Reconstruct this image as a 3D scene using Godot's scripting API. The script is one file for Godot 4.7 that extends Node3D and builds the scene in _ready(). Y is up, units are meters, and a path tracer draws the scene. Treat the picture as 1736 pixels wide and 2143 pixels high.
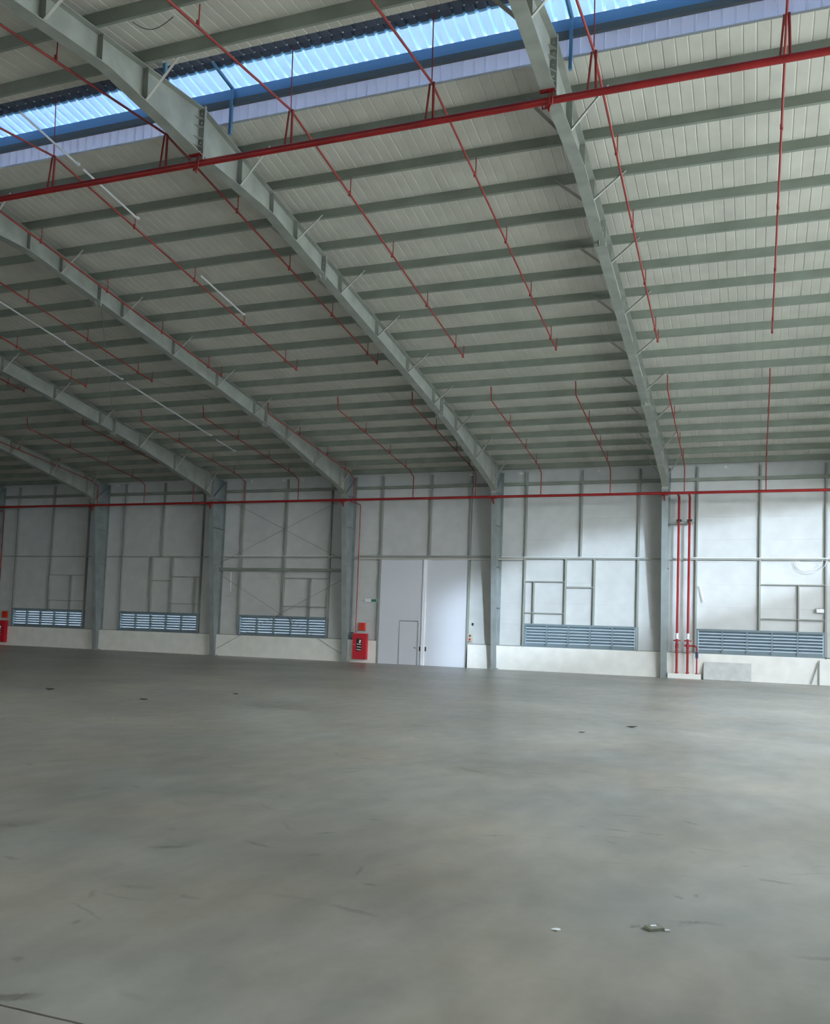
extends Node3D
# Empty steel portal-frame factory hall. x runs along the far wall, z from the far wall towards the viewer, metres.

const X0 := 0.1            # frame standing beside the twin riser pipes
const BAY := 8.0
const ZR := 26.25          # ridge line
const ZN := 52.5           # near wall
const XL := -55.9
const XR := 16.1
const SLOPE := 0.1325
const EAVE := 9.75         # top of rafter at z = 0
const PD := 0.25           # purlin depth

var M := {}
var used := {}

# ---------------------------------------------------------------- helpers
func sb() -> SurfaceTool:
	var st := SurfaceTool.new()
	st.begin(Mesh.PRIMITIVE_TRIANGLES)
	return st

func tri(st: SurfaceTool, a: Vector3, b: Vector3, c: Vector3) -> void:
	# a b c counter-clockwise seen from outside
	var n := (b - a).cross(c - a).normalized()
	for p in [a, c, b]:
		st.set_normal(n)
		st.add_vertex(p)

func quad(st: SurfaceTool, a: Vector3, b: Vector3, c: Vector3, d: Vector3) -> void:
	tri(st, a, b, c)
	tri(st, a, c, d)

func box(st: SurfaceTool, c: Vector3, s: Vector3, b := Basis.IDENTITY) -> void:
	var p := []
	for k in 8:
		p.append(c + b * Vector3((s.x if k & 1 else -s.x) / 2, (s.y if k & 2 else -s.y) / 2, (s.z if k & 4 else -s.z) / 2))
	quad(st, p[4], p[5], p[7], p[6])
	quad(st, p[1], p[0], p[2], p[3])
	quad(st, p[5], p[1], p[3], p[7])
	quad(st, p[0], p[4], p[6], p[2])
	quad(st, p[6], p[7], p[3], p[2])
	quad(st, p[0], p[1], p[5], p[4])

func bb(st: SurfaceTool, x0: float, x1: float, y0: float, y1: float, z0: float, z1: float) -> void:
	box(st, Vector3(x0 + x1, y0 + y1, z0 + z1) / 2, Vector3(x1 - x0, y1 - y0, z1 - z0))

func cbox(st: SurfaceTool, x0: float, x1: float, y0: float, y1: float, z0: float, z1: float, ch: float) -> void:
	# box with its front (+z) edges chamfered
	var a := [Vector3(x0, y0, z1 - ch), Vector3(x1, y0, z1 - ch), Vector3(x1, y1, z1 - ch), Vector3(x0, y1, z1 - ch)]
	var f := [Vector3(x0 + ch, y0 + ch, z1), Vector3(x1 - ch, y0 + ch, z1), Vector3(x1 - ch, y1 - ch, z1), Vector3(x0 + ch, y1 - ch, z1)]
	var r := [Vector3(x0, y0, z0), Vector3(x1, y0, z0), Vector3(x1, y1, z0), Vector3(x0, y1, z0)]
	quad(st, f[0], f[1], f[2], f[3])
	quad(st, r[1], r[0], r[3], r[2])
	for k in 4:
		var m := (k + 1) % 4
		quad(st, a[k], a[m], f[m], f[k])
		quad(st, r[k], r[m], a[m], a[k])

func extr(st: SurfaceTool, poly: PackedVector2Array, t: Transform3D, depth: float) -> void:
	# polygon in the xy plane of t, pushed along t's +z by depth
	var p := poly
	if Geometry2D.is_polygon_clockwise(p):
		p.reverse()
	var ix := Geometry2D.triangulate_polygon(p)
	for k in range(0, ix.size(), 3):
		var v := [p[ix[k]], p[ix[k + 1]], p[ix[k + 2]]]
		if (v[1] - v[0]).cross(v[2] - v[0]) < 0:
			v.reverse()
		tri(st, t * Vector3(v[0].x, v[0].y, depth), t * Vector3(v[1].x, v[1].y, depth), t * Vector3(v[2].x, v[2].y, depth))
		tri(st, t * Vector3(v[0].x, v[0].y, 0), t * Vector3(v[2].x, v[2].y, 0), t * Vector3(v[1].x, v[1].y, 0))
	for k in p.size():
		var a := p[k]
		var b := p[(k + 1) % p.size()]
		quad(st, t * Vector3(a.x, a.y, 0), t * Vector3(b.x, b.y, 0), t * Vector3(b.x, b.y, depth), t * Vector3(a.x, a.y, depth))

func yz(x: float) -> Transform3D:
	# polygons given as (z, y), pushed along -x from x
	return Transform3D(Basis(Vector3(0, 0, 1), Vector3(0, 1, 0), Vector3(-1, 0, 0)), Vector3(x, 0, 0))

func tube(st: SurfaceTool, path: Array, r: float, n := 10) -> void:
	var rings := []
	var up := Vector3.UP
	for k in path.size():
		var d0: Vector3 = (path[k] - path[k - 1]).normalized() if k > 0 else (path[1] - path[0]).normalized()
		var d1: Vector3 = (path[k + 1] - path[k]).normalized() if k < path.size() - 1 else d0
		var d := (d0 + d1).normalized()
		if k == 0:
			up = d.cross(Vector3(0.3, 0.2, 0.9)).normalized()
		up = (up - d * up.dot(d)).normalized()
		var side := d.cross(up)
		var stretch := 1.0 / maxf(0.5, d.dot(d0))
		var bend := (d1 - d0)
		var ring := []
		for j in n:
			var a := TAU * j / n
			var o := (up * cos(a) + side * sin(a))
			var off := o * r
			if bend.length() > 0.01:
				var bn := (bend - d * bend.dot(d)).normalized()
				off += bn * bn.dot(off) * (stretch - 1.0)
			ring.append([path[k] + off, o])
		rings.append(ring)
	for k in rings.size() - 1:
		for j in n:
			var m := (j + 1) % n
			for q in [rings[k][j], rings[k + 1][m], rings[k][m], rings[k][j], rings[k + 1][j], rings[k + 1][m]]:
				st.set_normal(q[1])
				st.add_vertex(q[0])
	for e in 2:
		var ring: Array = rings[0] if e == 0 else rings[-1]
		var c: Vector3 = path[0] if e == 0 else path[-1]
		for j in n:
			var m := (j + 1) % n
			if e == 0:
				tri(st, c, ring[m][0], ring[j][0])
			else:
				tri(st, c, ring[j][0], ring[m][0])

func flange(st: SurfaceTool, c: Vector3, axis: Vector3, r: float, h: float, n := 12) -> void:
	tube(st, [c - axis * h / 2, c + axis * h / 2], r, n)

func numbered(called: String) -> String:
	if not used.has(called):
		used[called] = 0
		return called
	used[called] += 1
	return "%s_%03d" % [called, used[called]]

func part(called: String, st: SurfaceTool, m: Material, parent: Node) -> MeshInstance3D:
	return put(called, st.commit(), m, parent)

func put(called: String, mesh: Mesh, m: Material, parent: Node) -> MeshInstance3D:
	var o := MeshInstance3D.new()
	o.mesh = mesh
	o.material_override = m
	o.name = numbered(called) if parent == self else called
	parent.add_child(o, true)
	if parent != self:
		var base := called
		var k := 1
		if str(o.name) != called:
			while parent.has_node("%s_%03d" % [base, k]):
				k += 1
			o.name = "%s_%03d" % [base, k]
	return o

func tag(o: Node, label: String, category: String, group := "", kind := "") -> Node:
	o.set_meta("label", label)
	if category:
		o.set_meta("category", category)
	if group:
		o.set_meta("group", group)
	if kind:
		o.set_meta("kind", kind)
	return o

func thing(called: String, label: String, category: String, at := Vector3.ZERO, group := "", kind := "") -> Node3D:
	var o := Node3D.new()
	o.name = numbered(called)
	add_child(o)
	o.position = at
	tag(o, label, category, group, kind)
	return o

func mat(name: String, c: Color, rough := 0.7, metal := 0.0) -> StandardMaterial3D:
	var m := StandardMaterial3D.new()
	m.resource_name = name
	m.albedo_color = c
	m.roughness = rough
	m.metallic = metal
	M[name] = m
	return m

func c8(r: int, g: int, b: int) -> Color:
	return Color(r / 255.0, g / 255.0, b / 255.0)

func noise_img(sz: int, freq: float, oct: int, sd: int) -> Image:
	var n := FastNoiseLite.new()
	n.noise_type = FastNoiseLite.TYPE_SIMPLEX_SMOOTH
	n.frequency = freq
	n.fractal_octaves = oct
	n.seed = sd
	return n.get_seamless_image(sz, sz)

func mottled(m: StandardMaterial3D, metres: float, amount: float, sd: int, sz := 512) -> void:
	# faint tone variation laid on in world space
	var a := noise_img(sz, 0.012, 5, sd)
	var im := Image.create(sz, sz, false, Image.FORMAT_RGB8)
	for y in sz:
		for x in sz:
			var v := 1.0 - amount * (1.0 - a.get_pixel(x, y).r)
			im.set_pixel(x, y, Color(v, v, v * 0.995))
	m.albedo_texture = ImageTexture.create_from_image(im)
	m.uv1_triplanar = true
	m.uv1_world_triplanar = true
	m.uv1_scale = Vector3.ONE / metres

func floor_texture(m: StandardMaterial3D) -> void:
	var sz := 1024
	var a := noise_img(sz, 0.0035, 4, 11)
	var b := noise_img(sz, 0.02, 5, 12)
	var c := noise_img(sz, 0.15, 3, 13)
	var h := noise_img(sz, 0.006, 3, 17)
	var im := Image.create(sz, sz, false, Image.FORMAT_RGB8)
	for y in sz:
		for x in sz:
			var big := a.get_pixel(x, y).r - 0.5
			var mid := b.get_pixel((x * 2) % sz, y).r - 0.5
			var fin := c.get_pixel(x, y).r - 0.5
			var hue := h.get_pixel(x, y).r - 0.5
			var v := 0.88 + 0.24 * big + 0.15 * mid + 0.035 * fin
			im.set_pixel(x, y, Color(v * (1.0 + 0.05 * hue), v, v * (1.0 - 0.06 * hue)))
	# tyre scuffs, drips and smudges with shapes of their own
	var rng := RandomNumberGenerator.new()
	rng.seed = 5
	for k in 620:
		var x := rng.randf() * sz
		var y := rng.randf() * sz
		var ang := rng.randfn(0.15, 0.5)
		var len := rng.randi_range(3, 26)
		var w := rng.randf_range(0.5, 2.2)
		var dk := rng.randf_range(0.78, 0.95)
		for s in len:
			x += cos(ang)
			y += sin(ang)
			ang += rng.randfn(0, 0.06)
			for dx in range(-2, 3):
				if absf(dx) <= w:
					var px := posmod(int(x), sz)
					var py := posmod(int(y) + dx, sz)
					var p := im.get_pixel(px, py)
					var f := lerpf(1.0, dk, sin(PI * (s + 0.5) / len))
					im.set_pixel(px, py, Color(p.r * f, p.g * f, p.b * f))
	m.albedo_texture = ImageTexture.create_from_image(im)
	m.uv1_triplanar = true
	m.uv1_world_triplanar = true
	m.uv1_scale = Vector3.ONE / 17.0

func top_y(z: float) -> float:
	return EAVE + SLOPE * minf(z, 2 * ZR - z)

const BZ := [1.10, 1.76, 4.59, 7.36, 9.39, 13.1, 16.0, 20.05, 23.10, 24.6, 26.25]
const BY := [8.60, 8.86, 9.44, 10.03, 10.36, 10.89, 11.28, 11.83, 12.25, 12.21, 12.14]

func bot_y(z: float) -> float:
	var s := minf(z, 2 * ZR - z)
	for k in BZ.size() - 1:
		if s <= BZ[k + 1]:
			return lerpf(BY[k], BY[k + 1], (s - BZ[k]) / (BZ[k + 1] - BZ[k]))
	return BY[-1]

func rib_profile(x0: float, width: float, pitch: float, h: float, foot: float, head: float) -> PackedVector2Array:
	var p := PackedVector2Array()
	var x := x0
	while x < x0 + width - 0.001:
		var m := x + pitch / 2
		p.append(Vector2(x, 0))
		p.append(Vector2(m - foot / 2, 0))
		p.append(Vector2(m - head / 2, h))
		p.append(Vector2(m + head / 2, h))
		p.append(Vector2(m + foot / 2, 0))
		x += pitch
	p.append(Vector2(x0 + width, 0))
	return p

func sheet(st: SurfaceTool, prof: PackedVector2Array, o: Vector3, u: Vector3, n: Vector3, along: Vector3, t: float) -> void:
	# a profiled sheet t thick: profile in (u, n), drawn along the vector
	for k in prof.size() - 1:
		var a := o + u * prof[k].x + n * prof[k].y
		var b := o + u * prof[k + 1].x + n * prof[k + 1].y
		quad(st, a, b, b + along, a + along)
		quad(st, b + n * t, a + n * t, a + n * t + along, b + n * t + along)
		quad(st, b, a, a + n * t, b + n * t)
		quad(st, a + along, b + along, b + n * t + along, a + n * t + along)

# ---------------------------------------------------------------- scene
func _ready() -> void:
	var cam := Camera3D.new()
	cam.name = "camera"
	add_child(cam)
	cam.transform = Transform3D(Basis(Vector3.UP, 0.3626) * Basis(Vector3.RIGHT, 0.0681) * Basis(Vector3.BACK, 0.0361), Vector3(3.9016, 1.6, 42.6325))
	cam.near = 0.1
	cam.far = 400.0
	cam.keep_aspect = Camera3D.KEEP_HEIGHT
	var f := 1873.97
	cam.set_frustum(2143.0 / f * cam.near, Vector2(0, 126.3 / f * cam.near), cam.near, cam.far)
	cam.current = true

	var env := Environment.new()
	var sky := Sky.new()
	var sm := ProceduralSkyMaterial.new()
	sm.sky_top_color = Color(0.78, 0.85, 0.94)
	sm.sky_horizon_color = Color(1.0, 0.98, 0.94)
	sm.sky_curve = 0.25
	sm.ground_bottom_color = Color(0.45, 0.47, 0.45)
	sm.ground_horizon_color = Color(0.75, 0.78, 0.80)
	sky.sky_material = sm
	env.background_mode = Environment.BG_SKY
	env.sky = sky
	env.background_energy_multiplier = 30.0
	env.tonemap_mode = Environment.TONE_MAPPER_LINEAR
	env.tonemap_exposure = 0.85
	env.sdfgi_enabled = true
	env.ssao_enabled = true
	env.ssil_enabled = true
	var we := WorldEnvironment.new()
	we.name = "environment"
	we.environment = env
	add_child(we)

	var sun := DirectionalLight3D.new()
	sun.name = "sun"
	add_child(sun)
	sun.look_at_from_position(Vector3.ZERO, Vector3(-0.78, -0.23, -1.0), Vector3.UP)
	sun.light_color = Color(0.84, 0.92, 1.0)
	sun.light_energy = 1.08
	sun.light_angular_distance = 2.2
	sun.shadow_enabled = true

	materials()
	shell()
	back_wall()
	frames()
	purlins()
	ridge_vent()
	louvres()
	sliding_door()
	bracing()
	sprinklers()
	wall_fittings()
	floor_things()

func materials() -> void:
	floor_texture(mat("concrete", c8(162, 158, 144), 0.36))
	M.concrete.metallic_specular = 0.7
	mat("joint", c8(60, 62, 60), 0.9)
	mottled(mat("wall_panel", c8(204, 206, 205), 0.55), 6.0, 0.05, 21)
	mottled(mat("dado", c8(242, 241, 235), 0.85), 5.0, 0.05, 22)
	mottled(mat("roof_panel", c8(214, 212, 200), 0.6), 7.0, 0.08, 23)
	mottled(mat("steel", c8(166, 170, 160), 0.55), 3.0, 0.16, 24, 256)
	mottled(mat("column_steel", c8(150, 158, 157), 0.5), 3.0, 0.14, 29, 256)
	mottled(mat("purlin_steel", c8(146, 154, 142), 0.5), 4.0, 0.12, 25, 256)
	mat("rail", c8(150, 154, 146), 0.5)
	mat("bolt", c8(190, 195, 195), 0.4, 0.6)
	mat("louvre", c8(116, 132, 138), 0.5)
	mat("brace_steel", c8(172, 170, 160), 0.45)
	mat("galvanised", c8(196, 192, 184), 0.4, 0.3)
	mottled(mat("red_pipe", c8(168, 34, 34), 0.4), 2.0, 0.2, 26, 256)
	mottled(mat("branch_red", c8(166, 62, 56), 0.5), 2.0, 0.2, 28, 256)
	mat("red_box", c8(196, 20, 44), 0.35)
	mat("red_lamp", c8(214, 44, 10), 0.35)
	mat("dark", c8(38, 34, 34), 0.5)
	mat("white", c8(236, 238, 240), 0.5)
	mat("green", c8(24, 110, 72), 0.4)
	mat("door", c8(216, 219, 226), 0.5)
	mat("trim_grey", c8(150, 158, 160), 0.5)
	mat("sidelit_trim", c8(252, 252, 254), 0.3)  # near-white stands in for side light on the door stiles
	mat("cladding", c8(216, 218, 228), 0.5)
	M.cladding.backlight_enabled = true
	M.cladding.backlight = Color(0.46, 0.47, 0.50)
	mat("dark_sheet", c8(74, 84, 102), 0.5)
	mat("bluelit_steel", c8(96, 140, 172), 0.5)  # blue of light through the ridge sheets put into the steel colour
	var tr: StandardMaterial3D = mat("skylight", Color(0.60, 0.85, 1.0, 0.84), 0.2)
	tr.transparency = BaseMaterial3D.TRANSPARENCY_ALPHA
	mat("beige", c8(190, 184, 168), 0.6)
	mat("handle_blue", c8(40, 52, 84), 0.5)
	mottled(mat("board", c8(206, 207, 204), 0.8), 1.5, 0.12, 27, 256)
	mat("grass", c8(152, 158, 160), 0.95)
	mat("apron", c8(206, 200, 184), 0.9)
	mat("asphalt", c8(84, 84, 82), 0.95)
	mat("bounce_facade", c8(240, 234, 218), 0.9)  # bright tone to bounce daylight in from the yard
	mat("channel", c8(92, 98, 94), 0.6)
	mat("paper", c8(228, 230, 230), 0.8)
	mat("leaf", c8(58, 56, 44), 0.8)
	mat("carton", c8(120, 124, 108), 0.8)
	var gl := mat("glass", Color(0.1, 0.1, 0.1, 0.25), 0.05)
	gl.transparency = BaseMaterial3D.TRANSPARENCY_ALPHA

func shell() -> void:
	# floor: two slabs with a saw-cut joint near the viewer
	var fl := thing("floor", "grey power-floated concrete floor slab, stained and scuffed", "floor", Vector3.ZERO, "", "structure")
	var st := sb()
	bb(st, XL, XR, -0.2, 0.0, -0.25, 39.625)
	part("floor_slab", st, M.concrete, fl)
	st = sb()
	bb(st, XL, XR, -0.2, 0.0, 39.64, ZN)
	part("floor_slab", st, M.concrete, fl)
	st = sb()
	bb(st, XL, XR, -0.25, -0.02, 39.625, 39.64)
	part("floor_joint", st, M.joint, fl)
	# ground outside
	st = sb()
	bb(st, XR, 140, -0.3, -0.05, -60, 120)
	tag(part("ground", st, M.apron, self), "pale concrete apron outside the right end of the hall", "ground", "", "structure")
	st = sb()
	bb(st, -140, XR, -0.3, -0.05, -60, -0.25)
	tag(part("ground", st, M.grass, self), "dull grass ground behind the far wall, seen through louvres", "ground", "", "structure")

	st = sb()  # wall added close behind the louvres to dim their gaps
	bb(st, XL, XR, -0.05, 7.5, -3.2, -3.0)
	tag(part("added_alley_wall", st, M.grass, self), "dull grey wall added across a narrow alley to dim the louvre gaps", "wall", "", "structure")

	# roof deck: metre-wide insulated panels with shallow liner grooves
	var ce := thing("ceiling", "pale grey-beige insulated roof panels on both slopes", "ceiling", Vector3.ZERO, "", "structure")
	for side in 2:
		var s := sb()
		var z0 := 25.35 if side == 0 else 27.75
		var z1 := -0.35 if side == 0 else ZN + 0.35
		var a := Vector3(0, top_y(z0) + PD, z0)
		var b := Vector3(0, (EAVE + SLOPE * -0.35) + PD, z1)
		var along := b - a
		var nrm := Vector3(1, 0, 0).cross(along).normalized()
		if nrm.y < 0:
			nrm = -nrm
		var prof := PackedVector2Array()
		prof.append(Vector2(0, 0.02))
		prof.append(Vector2(0.014, 0.0))
		for g in 3:
			var gx := 0.25 * (g + 1)
			prof.append(Vector2(gx - 0.018, 0))
			prof.append(Vector2(gx - 0.005, 0.009))
			prof.append(Vector2(gx + 0.005, 0.009))
			prof.append(Vector2(gx + 0.018, 0))
		prof.append(Vector2(0.986, 0))
		prof.append(Vector2(1.0, 0.02))
		prof.append(Vector2(1.0, 0.06))
		prof.append(Vector2(0.0, 0.06))
		var t := Transform3D(Basis(Vector3(1, 0, 0), nrm, Vector3(1, 0, 0).cross(nrm)), Vector3.ZERO)
		if t.basis.z.dot(along) < 0:
			t.origin = b
		else:
			t.origin = a
		extr(s, prof, t, along.length())
		var mesh := s.commit()
		for k in 72:
			var o := put("roof_panel", mesh, M.roof_panel, ce)
			o.position.x = XL + k
	# end and near walls
	var wl := thing("wall_left", "pale panelled end wall far off to the left", "wall", Vector3.ZERO, "", "structure")
	st = sb()
	extr(st, PackedVector2Array([Vector2(-0.4, 0), Vector2(ZN + 0.4, 0), Vector2(ZN + 0.4, 10.0), Vector2(ZR, 14.6), Vector2(-0.4, 10.0)]), yz(XL), 0.15)
	part("wall_panel", st, M.wall_panel, wl)
	var wn := thing("wall_front", "pale panelled long wall behind the viewer", "wall", Vector3.ZERO, "", "structure")
	st = sb()
	bb(st, XL, XR, 5.2, 10.02, ZN, ZN + 0.15)
	for d in [[XL, -31.0], [-12.0, -9.5], [-2.5, XR]]:  # doorway gaps added to throw light on the far wall
		bb(st, d[0], d[1], 0, 5.2, ZN, ZN + 0.15)
	part("wall_panel", st, M.wall_panel, wn)
	# unseen canopy, yard and building added behind the viewer to steer bounced daylight
	st = sb()
	bb(st, -33.0, -0.5, 5.2, 5.4, ZN + 0.15, ZN + 6.0)
	tag(part("added_canopy", st, M.wall_panel, self), "flat canopy added behind the viewer to hide sky from the doorways", "canopy", "", "structure")
	st = sb()
	bb(st, -140, XR, -0.3, -0.05, ZN + 0.15, 120)
	tag(part("ground", st, M.asphalt, self), "dark asphalt yard added behind the viewer to cut upward bounce light", "ground", "", "structure")
	st = sb()
	extr(st, PackedVector2Array([Vector2(82, 0), Vector2(100, 0), Vector2(100, 9), Vector2(91, 11), Vector2(82, 9)]), yz(20.0), 120.0)
	tag(part("added_warehouse", st, M.bounce_facade, self), "long pale warehouse added across the yard behind the viewer to bounce light", "added_building", "", "structure")
	var wr := thing("wall_right", "open right end of the hall, unclad between its corner returns, under an added gable fascia", "wall", Vector3.ZERO, "", "structure")
	st = sb()
	extr(st, PackedVector2Array([Vector2(-0.4, 0), Vector2(0.9, 0), Vector2(0.9, top_y(0.9) + 0.2), Vector2(-0.4, 9.95)]), yz(XR + 0.15), 0.15)
	extr(st, PackedVector2Array([Vector2(35.0, 0), Vector2(ZN + 0.4, 0), Vector2(ZN + 0.4, 9.95), Vector2(35.0, top_y(35.0) + 0.2)]), yz(XR + 0.15), 0.15)
	bb(st, XR, XR + 0.15, 0.0, 7.1, 1.5, 19.5)  # lower panels shaped to limit daylight from the open end
	bb(st, XR, XR + 0.15, 0.0, 7.1, 32.0, 35.0)
	part("wall_panel", st, M.wall_panel, wr)
	st = sb()
	extr(st, PackedVector2Array([Vector2(0.9, 9.1), Vector2(ZR, 9.1 + SLOPE * 25.35), Vector2(35.0, 9.1 + SLOPE * 16.6), Vector2(35.0, top_y(35.0) + 0.24), Vector2(27.7, top_y(27.7) + 0.24), Vector2(ZR, 14.5), Vector2(25.4, top_y(25.4) + 0.24), Vector2(0.9, top_y(0.9) + 0.24)]), yz(XR + 0.15), 0.15)
	part("sun_cut_fascia", st, M.wall_panel, wr)  # fascia added to lower the top edge of the sun patch
	# unseen warehouse added across the apron to keep low sun off the lower opening
	st = sb()
	var nx := XR + 14.0
	extr(st, PackedVector2Array([Vector2(nx, 0), Vector2(nx + 30, 0), Vector2(nx + 30, 7.1 + 0.295 * 14.0), Vector2(nx + 15, 9.0 + 0.295 * 14.0), Vector2(nx, 7.1 + 0.295 * 14.0)]), Transform3D(Basis.IDENTITY, Vector3(0, 0, -20)), 130.0)
	tag(part("added_warehouse", st, M.wall_panel, self), "long pale warehouse added as sun blocker beyond the open right end", "added_building", "", "structure")

# bays of the far wall: x of its left column
const BAYS := [-47.9, -39.9, -31.9, -23.9, -15.9, -7.9, 0.1, 8.1]

func back_wall() -> void:
	var w := thing("wall_back", "far wall of white panels on grey posts above a cream masonry dado", "wall", Vector3.ZERO, "", "structure")
	var ys := [1.18, 2.24, 3.27, 4.30, 5.33, 6.36, 7.40, 8.43, 9.20, 10.02]
	var segs := [[XL, -47.9]]
	for b in BAYS:
		segs.append([b, b + 8.0])
	for s in segs:
		var x0: float = s[0]
		var x1: float = s[1]
		var door: bool = absf(x0 + 15.9) < 0.1
		var louvre: bool = x0 > -40.5 and x0 < 1.0 and not door
		for k in ys.size() - 1:
			var runs := [[x0, x1]]
			if door and k < 4:
				runs = [[x0, -14.22], [-9.42, x1]]
			elif louvre and k == 0:
				runs = [[x0, x0 + 1.32], [x0 + 6.78, x1]]
			for r in runs:
				var st := sb()
				cbox(st, r[0], r[1], ys[k], ys[k + 1], -0.23, -0.15, 0.006)
				part("wall_panel", st, M.wall_panel, w)
		# dado
		for r in ([[x0, -14.22], [-9.42, x1]] if door else [[x0, x1]]):
			var st := sb()
			bb(st, r[0], r[1], -0.2, 1.16, -0.23, 0.0)
			part("dado", st, M.dado, w)
			st = sb()
			var rr := [[r[0], r[1]]]
			if louvre:
				rr = [[x0, x0 + 1.32], [x0 + 6.78, x1]]
			for q in rr:
				bb(st, q[0], q[1], 1.16, 1.20, -0.15, 0.03)
			part("sill_channel", st, M.rail, w)
		# posts
		var l: float = x0 + 1.34
		var c: float = x0 + 4.05
		var r2: float = x0 + 6.74
		if door:
			post(w, -14.22, 5.3, 9.72)
			post(w, -11.53, 5.6, 9.72)
			post(w, -9.40, 5.3, 9.72)
		else:
			post(w, l, 1.12, 9.72)
			post(w, r2, 1.12, 9.72)
			var split: bool = louvre and (absf(x0 + 31.9) < 0.1 or absf(x0 + 7.9) < 0.1)
			post(w, c, 5.48 if split else (2.28 if louvre else 1.18), 9.72)
		# long rails
		rail(w, x0 + 0.05, x1 - 0.05, 5.45, 0.07)
		if louvre:
			var flip: bool = absf(x0 + 7.9) < 0.1
			if absf(x0 + 31.9) < 0.1 or flip:
				var xs := [x0 + 3.44, x0 + 4.84] if not flip else [x0 + 3.35, x0 + 4.72]
				post(w, xs[0], 2.28, 5.42)
				post(w, xs[1], 2.28, 5.42)
				rail(w, xs[0], xs[1], 4.08, 0.06)
				var a: float = xs[1] if not flip else l
				var b2: float = r2 if not flip else xs[0]
				rail(w, a, b2, 4.33, 0.045)
				rail(w, a, b2, 2.80, 0.045)
				post(w, x0 + 6.40 if not flip else x0 + 1.81, 2.28, 4.32, 0.05)
			else:
				rail(w, c, r2, 4.33, 0.045)
				rail(w, c, r2, 2.81, 0.045)
				post(w, x0 + 5.65, 2.28, 4.32, 0.05)
	# eave channel under the lowest purlin
	for s in segs:
		var st := sb()
		var x0: float = s[0] + 0.16
		var x1: float = s[1] - 0.16
		extr(st, PackedVector2Array([Vector2(-0.14, 9.05), Vector2(0.02, 9.05), Vector2(0.02, 9.20), Vector2(-0.14, 9.20), Vector2(-0.14, 9.19), Vector2(0.01, 9.19), Vector2(0.01, 9.06), Vector2(-0.14, 9.06)]), yz(x1), x1 - x0)
		part("eave_channel", st, M.purlin_steel, w)

func post(w: Node, x: float, y0: float, y1: float, wd := 0.075) -> void:
	# lipped C stud: web on the left, open to the right
	var st := sb()
	var t := Transform3D(Basis(Vector3(1, 0, 0), Vector3(0, 0, -1), Vector3(0, 1, 0)), Vector3(x, y0, 0))
	extr(st, PackedVector2Array([Vector2(-wd / 2, 0), Vector2(wd / 2, 0), Vector2(wd / 2, 0.15), Vector2(wd / 2 - 0.006, 0.15), Vector2(wd / 2 - 0.006, 0.006), Vector2(-wd / 2 + 0.006, 0.006), Vector2(-wd / 2 + 0.006, 0.15), Vector2(-wd / 2, 0.15)]), t, y1 - y0)
	part("wall_post", st, M.rail, w)

func rail(w: Node, x0: float, x1: float, y: float, h: float) -> void:
	var st := sb()
	extr(st, PackedVector2Array([Vector2(-0.15, y + h / 2), Vector2(-0.005, y + h / 2), Vector2(-0.005, y - h / 2), Vector2(-0.011, y - h / 2), Vector2(-0.011, y + h / 2 - 0.006), Vector2(-0.15, y + h / 2 - 0.006)]), yz(x1), x1 - x0)
	part("wall_rail", st, M.rail, w)

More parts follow.
